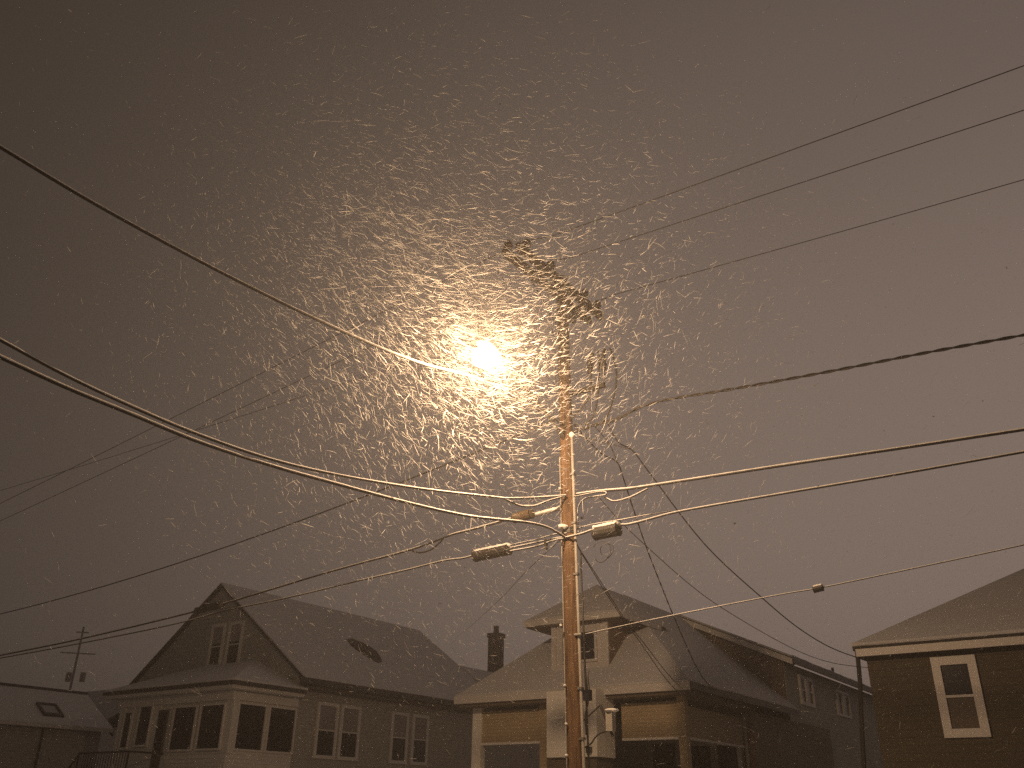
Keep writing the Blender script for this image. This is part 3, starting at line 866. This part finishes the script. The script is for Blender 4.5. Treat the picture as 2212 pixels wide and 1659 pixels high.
# low voltage triplex to the right and its neutral to the left
p = upath([(1228, 935), (1262, 926), (1287.7, 918), (1333.7, 905.5), (1370, 885), (1413, 870), (1470, 858), (1555, 845), (1789, 803), (2000, 762), (2212, 723.7)], 1, VP)
e = p[-1] + (p[-1] - p[-9]).normalized() * 7
wire('power_cable', 'thick twisted dark power cable from the pole to the right edge', 'power cable', p + [e], .024, None, 0, 1, True)
p = upath([(1222, 916), (1264, 917), (1300, 912), (1345, 898), (1378, 884)], 1, VP + .05)
wire('jumper_wire', 'short slack jumper wire joining the twisted power cable at the pole', 'jumper', p, .010)
p = vline([(1026, 979), (857, 1045), (474, 1187), (184, 1278), (55, 1313)], VP, -8.0, -40)
wire('power_cable', 'thin dark power cable from below the lamp down to the far left edge', 'power cable', p, .014)

# cross street cables, coming over from the left
GX = 'cables crossing the street from the left'
p = upath([(0, 318), (200, 438), (500, 600), (760, 725), (900, 782), (1040, 822), (1130, 868), (1215, 915)], 0, UP)
p = [p[0] + (p[0] - p[7]).normalized() * 6 + Vector((0, 0, .3))] + p
wire('cable', 'single heavy cable from the upper left edge passing just under the lamp', 'cable', p, .017, GX, 1.0, .74, boost=.8)
p = upath([(0, 734.9), (143, 812), (286, 879.3), (429, 939.3), (610, 999.4), (857.4, 1048.9), (1090, 1077)], 0, UP)
p = [p[0] + (p[0] - p[7]).normalized() * 6 + Vector((0, 0, .3))] + p
p2 = smooth_path([p[-1], uv(*hit(1160, 1075, 1, VP - .6)), uv(*hit(1222, 1070.5, 1, VP - .18))], 5)[1:]
wire('cable', 'upper of the two lit snow topped cables from the left to the pole', 'cable', p + p2, .014, GX, .97, 1.0)
p = upath([(0, 772), (143, 837.8), (286, 896.4), (429, 955), (610, 1013.7), (688.9, 1035.7), (903.4, 1092.4), (1016.6, 1116), (1151, 1131), (1188, 1142), (1222, 1162)], 0, UP)
p = [p[0] + (p[0] - p[7]).normalized() * 6 + Vector((0, 0, .3))] + p
wire('cable', 'lower thicker of the two lit snow topped cables from the left to the pole', 'cable', p, .017, GX, .97, .95)
p = smooth_path([uv(*hit(x, y, 1, v_)) for x, y, v_ in ((1092, 1079.5, 11.1), (1107, 1086, 11.3), (1124.4, 1093, 11.5), (1153.8, 1093, 11.9), (1188, 1080.7, 12.4), (1222, 1072, 12.7))], 6)
wire('slack_cable', 'slack snowy cable loop hanging under the upper lit cable left of the pole', 'cable', p, .014, None, .95, .8)

# street cables to the right
p = upath([(1228, 1071), (1290, 1062), (1359.7, 1056), (1404.7, 1049.6), (1491, 1036.6), (1705.6, 1003.7), (1950, 968), (2212, 928.4)], 1, VP)
p += [p[-1] + (p[-1] - p[-9]).normalized() * 7]
wire('cable', 'upper thick snow topped cable from the pole to the right edge', 'cable', p, .021, None, .97, .8)
p = upath([(1306, 1075), (1313, 1078), (1325, 1083), (1359.7, 1075), (1398.9, 1056)], 1, VP - .04)
wire('slack_cable', 'slack cable loop hanging under the upper cable right of the pole', 'cable', p, .013, None, .95, .8)
p = upath([(1240, 1073), (1308, 1063), (1309.5, 1068), (1290, 1072), (1262, 1078), (1250, 1094), (1249, 1150)], 1, VP - .1)
wire('drip_loop', 'doubled back drip loop of cable beside the pole under the upper right cable', 'cable', p, .011, None, .9, .8)
p = upath([(1342, 1134), (1354.8, 1133.4), (1384, 1127), (1420, 1117), (1454.9, 1108), (1705.6, 1064), (1950, 1023), (2212, 976.5)], 1, VP)
p += [p[-1] + (p[-1] - p[-9]).normalized() * 7]
wire('cable', 'lower snow topped cable from the splice case to the right edge', 'cable', p, .016, None, .95, .8)
p = upath([(1232, 1146), (1275, 1134), (1335, 1124), (1400, 1112), (1450, 1104)], 1, VP + .04)
wire('strand_wire', 'thin steel strand above the right splice case at the pole', 'strand', p, .008, None, .8, .9)
p = upath([(1222, 1162), (1258, 1153), (1272, 1148), (1284, 1144)], 1, VP - .16)
wire('cable', 'short snowy cable from the pole into the right splice case', 'cable', p, .017, None, .95, .8)

# street cables to the left
pl = [(1140, 1112), (1110, 1119), (1067, 1131), (1016.6, 1145), (976.9, 1155), (930, 1173), (888, 1187.4), (719.5, 1233.4), (474.4, 1307), (425.9, 1320), (165.5, 1382.3), (0, 1416)]
p = upath(pl, 1, VP); p += [p[-1] + (p[-1] - p[-9]).normalized() * 14]
wire('cable', 'upper dark street cable from the tan terminal down to the left edge', 'cable', p, .019, None, .7, .8)
p = upath([(961, 1160), (950, 1172), (930, 1188), (905, 1194), (888, 1189)], 1, VP - .03)
wire('slack_cable', 'dark slack loop under the upper left street cable', 'cable', p, .015)
pl = [(1024, 1200), (1000, 1206), (964.6, 1210.4), (880, 1231), (780.8, 1253.3), (627.6, 1290), (474.4, 1322), (401.4, 1342.5), (165.5, 1391.5), (0, 1422)]
p = upath(pl, 1, VP); p += [p[-1] + (p[-1] - p[-9]).normalized() * 14]
wire('cable', 'lower thinner street cable from the left splice case to the left edge', 'cable', p, .014, None, .8, .9)
for (y0, ym, y1, lab) in ((1177.5, 1165, 1152, 'top'), (1184, 1172, 1161, 'middle'), (1191, 1180, 1163, 'bottom')):
    p = upath([(1102.4, y0), (1160, ym), (1200, y1 + (4 if lab == 'bottom' else 2)), (1224, y1)], 1, VP - .16)
    wire('cable', lab + ' one of the three snowy cables between left splice case and pole', 'cable', p, .009 if lab == 'top' else .013, 'cables between the left splice case and the pole', .95, .85)


def case(name, label, x0, y0, x1, y1, v, r, m='box', snow=True, square=False, hang=0.0):
    """sausage-shaped splice case on a cable between two surveyed points"""
    a, c = Vector(uv(*hit(x0, y0, 1, v))), Vector(uv(*hit(x1, y1, 1, v)))
    a.z -= hang; c.z -= hang
    o = empty(name, a); tag(o, label, 'splice case')
    L = (c - a)
    b = MB(); ts = [0, .02, .05, .10, .5, .90, .95, .98, 1]; rs = [.25, .8, 1, 1, 1, 1, 1, .8, .25]
    b.tube([tuple(L * t) for t in ts], [r * q for q in rs], 12, True, .9); b.build('body', M[m], o)
    b = MB()
    for t in (.05, .95):
        b = MB(); b.tube([tuple(L * (t - .02)), tuple(L * (t + .02))], r * 1.06, 12, True, .9)
        b.build('end_clamp', M['darkmetal'], o)
    if hang:
        b = MB()
        for t in (.12, .88): b.tube([tuple(L * t), tuple(L * t + Vector((0, 0, hang + .01)))], .012, 6)
        b.build('hanger', M['steel'], o)
    if snow:
        b = MB(); k = 18
        b.tube([tuple(L * (i / k) + Vector((0, 0, r * .62))) for i in range(k + 1)], [r * (.4 if i in (0, k) else .74 + random.uniform(-.08, .08)) for i in range(k + 1)], 10, True, .62); b.build('snow', M['snow'], o, smooth=True)
    return o


case('splice_case', 'snow topped black splice case on the lower left cable beside the pole', 1024, 1202, 1102, 1186, VP - .05, .115)
case('splice_case', 'snow topped black splice case just right of the pole', 1283, 1153, 1338, 1142, VP - .05, .13)
case('terminal_box', 'tan cable terminal hung left of the pole below the lit cables', 1109, 1120, 1150, 1109, VP - .02, .10, 'tanbox', False)
case('splice_case', 'small dark splice case far out on the upper left street cable', 424, 1320, 482, 1305, VP, .085, 'box', False)
o = case('line_splice', 'little snow capped splice block out on the thin span at right', 1757, 1274, 1778, 1269, VP, .055, 'box', True)
# cable clamp across the three short cables
a = Vector(uv(*hit(1179, 1176, 1, VP - .16)))
b = MB(); b.box(-.02, .02, -.03, .03, -.09, .09); o = b.build('cable_clamp', M['darkmetal']); o.location = a; o.rotation_euler = (0, 0, -YAW)
tag(o, 'dark clamp holding the three short cables left of the pole', 'clamp')
# coil of spare wire under the right case
c = hit(1300, 1192, 1, VP - .05); b = MB()
for k_, (du, rr) in enumerate(((0, .17), (.10, .12))):
    b.tube([tuple(uv(c[0] + du + rr * math.cos(t), VP - .05 + .03 * math.sin(2 * t), c[2] + rr * 1.05 * math.sin(t))) for t in np.linspace(-2.6 + k_, 2.6 + k_, 26)], .006, 5)
o = b.build('wire_coil', M['wire'], None, origin=uv(*c)); tag(o, 'loose coil of thin wire hanging below the right splice case', 'wire coil')

# lowest span to the right, with a line splice
p = upath([(1264.8, 1370), (1390.4, 1342.5), (1694.4, 1283), (1761, 1272), (1926.5, 1238), (2171.6, 1186), (2212, 1177)], 1, VP)
p += [p[-1] + (p[-1] - p[-9]).normalized() * 7]
wire('span_wire', 'lowest thin snow covered span wire from the pole to the right edge', 'wire', p, .007, None, .97, 1.0)


# service drops to the houses
def drop(pts, a, b, n=6):
    """wire between two real anchor points through the vertical plane they share, sagging as surveyed"""
    a, b = Vector(a), Vector(b)
    d = (b - a); d.z = 0; nn = Vector((-d.y, d.x, 0)).normalized()
    out = []
    for x, y in pts:
        q0 = Vector((0, 0, EYE)); q1 = Vector(uv(*hit(x, y, 1, 10.0)))
        r_ = q1 - q0
        t = (a - q0).dot(nn) / r_.dot(nn)
        out.append(q0 + r_ * t)
    return smooth_path([a] + out + [b], n)


def hs(u, v, z): return uv(u * HS, v * HS, EYE + (z - EYE) * HS)


pz = lambda x, y, dv=0: uv(*hit(x, y, 1, VP + dv))
wire('service_drop', 'thick service drop from the pole to the right house eave', 'service wire',
     drop([(1335, 954.5), (1364.6, 971.7), (1398.9, 1015.8), (1521.7, 1175), (1651.3, 1296), (1722.3, 1354.7), (1791.7, 1397.4)], pz(1308, 905), hs(-3.72, 15.16, 3.80)), .011)
wire('service_drop', 'thin service wire sagging from the pole to the wall of the right house', 'service wire',
     drop([(1335, 1121), (1398.9, 1182.4), (1491, 1263.3), (1552.8, 1308.8), (1718, 1403.5), (1794.7, 1431)], pz(1288.6, 1068), hs(-3.70, 15.21, 3.69)), .0065)
wire('service_drop', 'twisted service cable from the pole to the pale mast on the porch house', 'service wire',
     drop([(1298.4, 979), (1335, 1001), (1345, 1028), (1367, 1096.6), (1396.4, 1182.4), (1435.6, 1282.9), (1454.8, 1330.2), (1513, 1455.8), (1549.7, 1495.7)], pz(1240, 918), hs(-6.97, 18.16, 3.36)), .014, None, 0, 1, True)
p = drop([(1318, 961.9), (1330, 990)], pz(1280, 915), pz(1340, 1012, .9)); wire('service_drop', 'short side strand joining the twisted service cable near the pole', 'service wire', p, .008)
p = drop([(1290, 952), (1330, 962)], pz(1250, 942), pz(1364.6, 971.7, .35)); wire('service_drop', 'short slack strand joining the thick service drop near the pole', 'service wire', p, .008)
for (o_, lab) in ((0, 'left'), (7, 'right')):
    wire('service_drop', lab + ' one of the paired thin wires falling past the dormer to the porch', 'service wire',
         drop([(1254.3 + o_ * .2, 1192), (1273.9 + o_ * .4, 1224), (1304.6 + o_ * .6, 1274), (1352 + o_ * .5, 1346), (1382 + o_ * .9, 1386), (1435 + o_, 1462 - o_), (1470 + o_ * 2.2, 1498 - o_ * .2)], pz(1243, 1170), hs(-7.02, 16.3 + o_ * .06, 3.42)), .008, 'paired thin service wires')
wire('service_drop', 'faint thin wire from the pole down to the rear roof of the bungalow', 'service wire',
     drop([(1190, 1185), (1133, 1238), (1093.6, 1281), (1032, 1339), (975, 1393)], pz(1218, 1160), hs(-21.2, 27.4, 6.45)), .006)

# ------------------------------------------------------------------ far pole
fu, fv = None, None
d = hit(148, 1505, 1, 46.0); t_ = hit(176, 1355, 1, 46.0)
fp = empty('far_pole', uv(d[0], 46.0, 0)); tag(fp, 'faint distant utility pole above the low house roof at left', 'utility pole')
b = MB(); h_ = t_[2]; b.tube([(0, 0, 0), (0, 0, h_)], [.14, .09], 10); b.build('shaft', M['hazepaled'], fp)
for (z_, L_) in ((h_ - 2.4, 1.5), (h_ - .5, .55)):
    b = MB(); b.box(-L_, L_, -.05, .05, z_ - .05, z_ + .05); o = b.build('crossarm', M['hazepaled'], fp); o.rotation_euler = (0, 0, R(15))
for x_ in (-.4, .9):
    b = MB(); b.tube([(x_, 0, h_ - 4.9), (x_, 0, h_ - 4.1)], .24, 10); b.build('transformer', M['hazepaled'], fp)

# shrub at the porch
sh = empty('shrub', hs(-8.0, 14.5, ZG)); tag(sh, 'dark rounded shrub in front of the porch at the bottom edge', 'shrub')
b = MB(); rs_ = np.random.default_rng(5)
for i in range(900):
    a = rs_.normal(size=3); a /= np.linalg.norm(a); rr = rs_.uniform(.45, 1) ** .5
    c = np.array((a[0] * .62, a[1] * .62, abs(a[2]) * 2.0 * (1 - .0) + .1)) * rr
    if c[2] > 2.05: continue
    t1, t2 = rs_.normal(size=3), rs_.normal(size=3)
    t1 = t1 / np.linalg.norm(t1) * .07; t2 = t2 / np.linalg.norm(t2) * .035
    k_ = len(b.v); b.v += [tuple(c - t1), tuple(c + t2), tuple(c + t1), tuple(c - t2)]; b.f.append((k_, k_ + 1, k_ + 2, k_ + 3))
b.build('foliage', M['shrub'], sh)
b = MB(); b.tube([(0, 0, 0), (0, 0, 1.4)], [.05, .03], 7); b.build('stem', M['arm'], sh)


# ------------------------------------------------------------------ falling snow: thousands of small curled flakes of solid geometry
def flakes(n, centers, lens, rads, drift):
    """each flake: a short bent three-sided spindle of 4 rings"""
    K, S = 4, 3
    d = drift / np.linalg.norm(drift, axis=1, keepdims=True)
    r_ = RNG.normal(size=(n, 3)); s = np.cross(d, r_); s /= np.linalg.norm(s, axis=1, keepdims=True)
    w_ = np.cross(s, d)
    bend = RNG.normal(0, .07, size=n) * lens
    V = np.zeros((n, K, S, 3)); tt = np.array([-.5, -.17, .17, .5]); rr = np.array([.45, 1.0, 1.0, .35])
    for i in range(K):
        c = centers + d * (tt[i] * lens)[:, None] + s * (bend * (1 - (2 * tt[i]) ** 2))[:, None]
        for j in range(S):
            a = 2 * math.pi * j / S
            q = rads * rr[i] * RNG.uniform(.8, 1.25, size=n)
            V[:, i, j] = c + (s * math.cos(a) + w_ * math.sin(a)) * q[:, None]
    verts = V.reshape(-1, 3)
    base = (np.arange(n) * K * S)[:, None]
    F = []
    for i in range(K - 1):
        for j in range(S):
            q = (j + 1) % S
            F.append(np.array([i * S + j, i * S + q, (i + 1) * S + q, (i + 1) * S + j]))
    F = np.array(F)
    quads = (base[:, :, None] + F[None]).reshape(-1, 4)
    caps = np.array([[2, 1, 0], [(K - 1) * S, (K - 1) * S + 1, (K - 1) * S + 2]])
    tris = (base[:, :, None] + caps[None]).reshape(-1, 3)
    me = bpy.data.meshes.new('falling_snow')
    nq, ntr = len(quads), len(tris)
    me.vertices.add(len(verts)); me.vertices.foreach_set('co', verts.ravel())
    me.loops.add(nq * 4 + ntr * 3); me.loops.foreach_set('vertex_index', np.concatenate([quads.ravel(), tris.ravel()]))
    me.polygons.add(nq + ntr)
    me.polygons.foreach_set('loop_start', np.concatenate([np.arange(nq) * 4, nq * 4 + np.arange(ntr) * 3]))
    me.materials.append(M['flake'])
    me.update(calc_edges=True); me.validate()
    ob = bpy.data.objects.new('falling_snow', me); COL.objects.link(ob)
    return ob


lampc = np.array(uv(LU, LV, LZ))
cen = []
# all through the street
N1 = 17000
c = np.stack([RNG.uniform(-17, 17, N1), RNG.uniform(3.0, 30, N1), RNG.uniform(.2, 17, N1)], 1); cen.append(c)
# extra flakes crowded round the lamp to thicken its glow
N2 = 13500
d_ = RNG.normal(size=(N2, 3)); d_ /= np.linalg.norm(d_, axis=1, keepdims=True)
rad = .30 + 5.0 * RNG.uniform(0, 1, N2) ** .85
cen.append(lampc + d_ * rad[:, None])
cen.append(lampc + np.array((-1.5, -1.2, 1.0)) + RNG.normal(size=(3200, 3)) * np.array((1.7, 1.3, 1.3)))   # the gust coming in from the upper left
a_ = RNG.uniform(-.62, .62, 90); q_ = RNG.uniform(.9, 3.0, 90); e_ = RNG.uniform(.12, .85, 90)
cen.append(np.stack([q_ * np.sin(a_), q_ * np.cos(a_), EYE + q_ * np.tan(e_)], 1))   # strays close to where the photographer stands
c = np.concatenate(cen); c = c[(c[:, 2] > .1)]
c = c[np.linalg.norm(c - lampc, axis=1) > .30]
n_ = len(c)
def eddy(p):                                            # slow eddies of the wind round the pole
    x, y, z = p[:, 0], p[:, 1], p[:, 2]
    return np.stack([np.sin(.9 * z + .5 * y) + .6 * np.sin(1.7 * x + 1), .7 * np.cos(.8 * x - .6 * z), np.sin(.8 * x + .7 * z + 2) + .6 * np.cos(1.3 * y - z)], 1)
gust = np.exp(-np.sum(((c - lampc - np.array((-1.6, -1.2, 1.1))) / np.array((1.9, 2.5, 1.5))) ** 2, 1))
side = 1 / (1 + np.exp(-(c[:, 0] - lampc[0] - .8) / .5))      # the gust turns upward in the lee of the pole
drift = np.stack([.75 + 0 * side, -.2 + 0 * side, -.62 + 1.0 * side], 1) + ((.30 * eddy(c) + RNG.normal(0, .48, size=(n_, 3))) * (1 - .62 * gust)[:, None])
L_ = np.clip(RNG.lognormal(math.log(.10), .6, n_), .02, .30)
rd = np.clip(RNG.lognormal(math.log(.0022), .40, n_), .0010, .006)
# nearer the lens only small crumbs
dist = np.linalg.norm(c - np.array((0, 0, EYE)), axis=1)
k_ = np.clip(dist / 11.0, .3, 1.0)
near = np.clip(1.45 - np.linalg.norm(c - lampc, axis=1) / 5.5, .6, 1.4)
L_ = np.where(dist < 4.5, np.minimum(L_, .02), L_); rd = np.where(dist < 4.5, np.maximum(rd, .003) * 1.6, rd)   # compact crumbs close by
RL, RR = L_ * (1 + .7 * gust) * k_ * near, rd * k_ * near
o = flakes(n_, c, RL, RR, drift)
tag(o, kind='stuff')
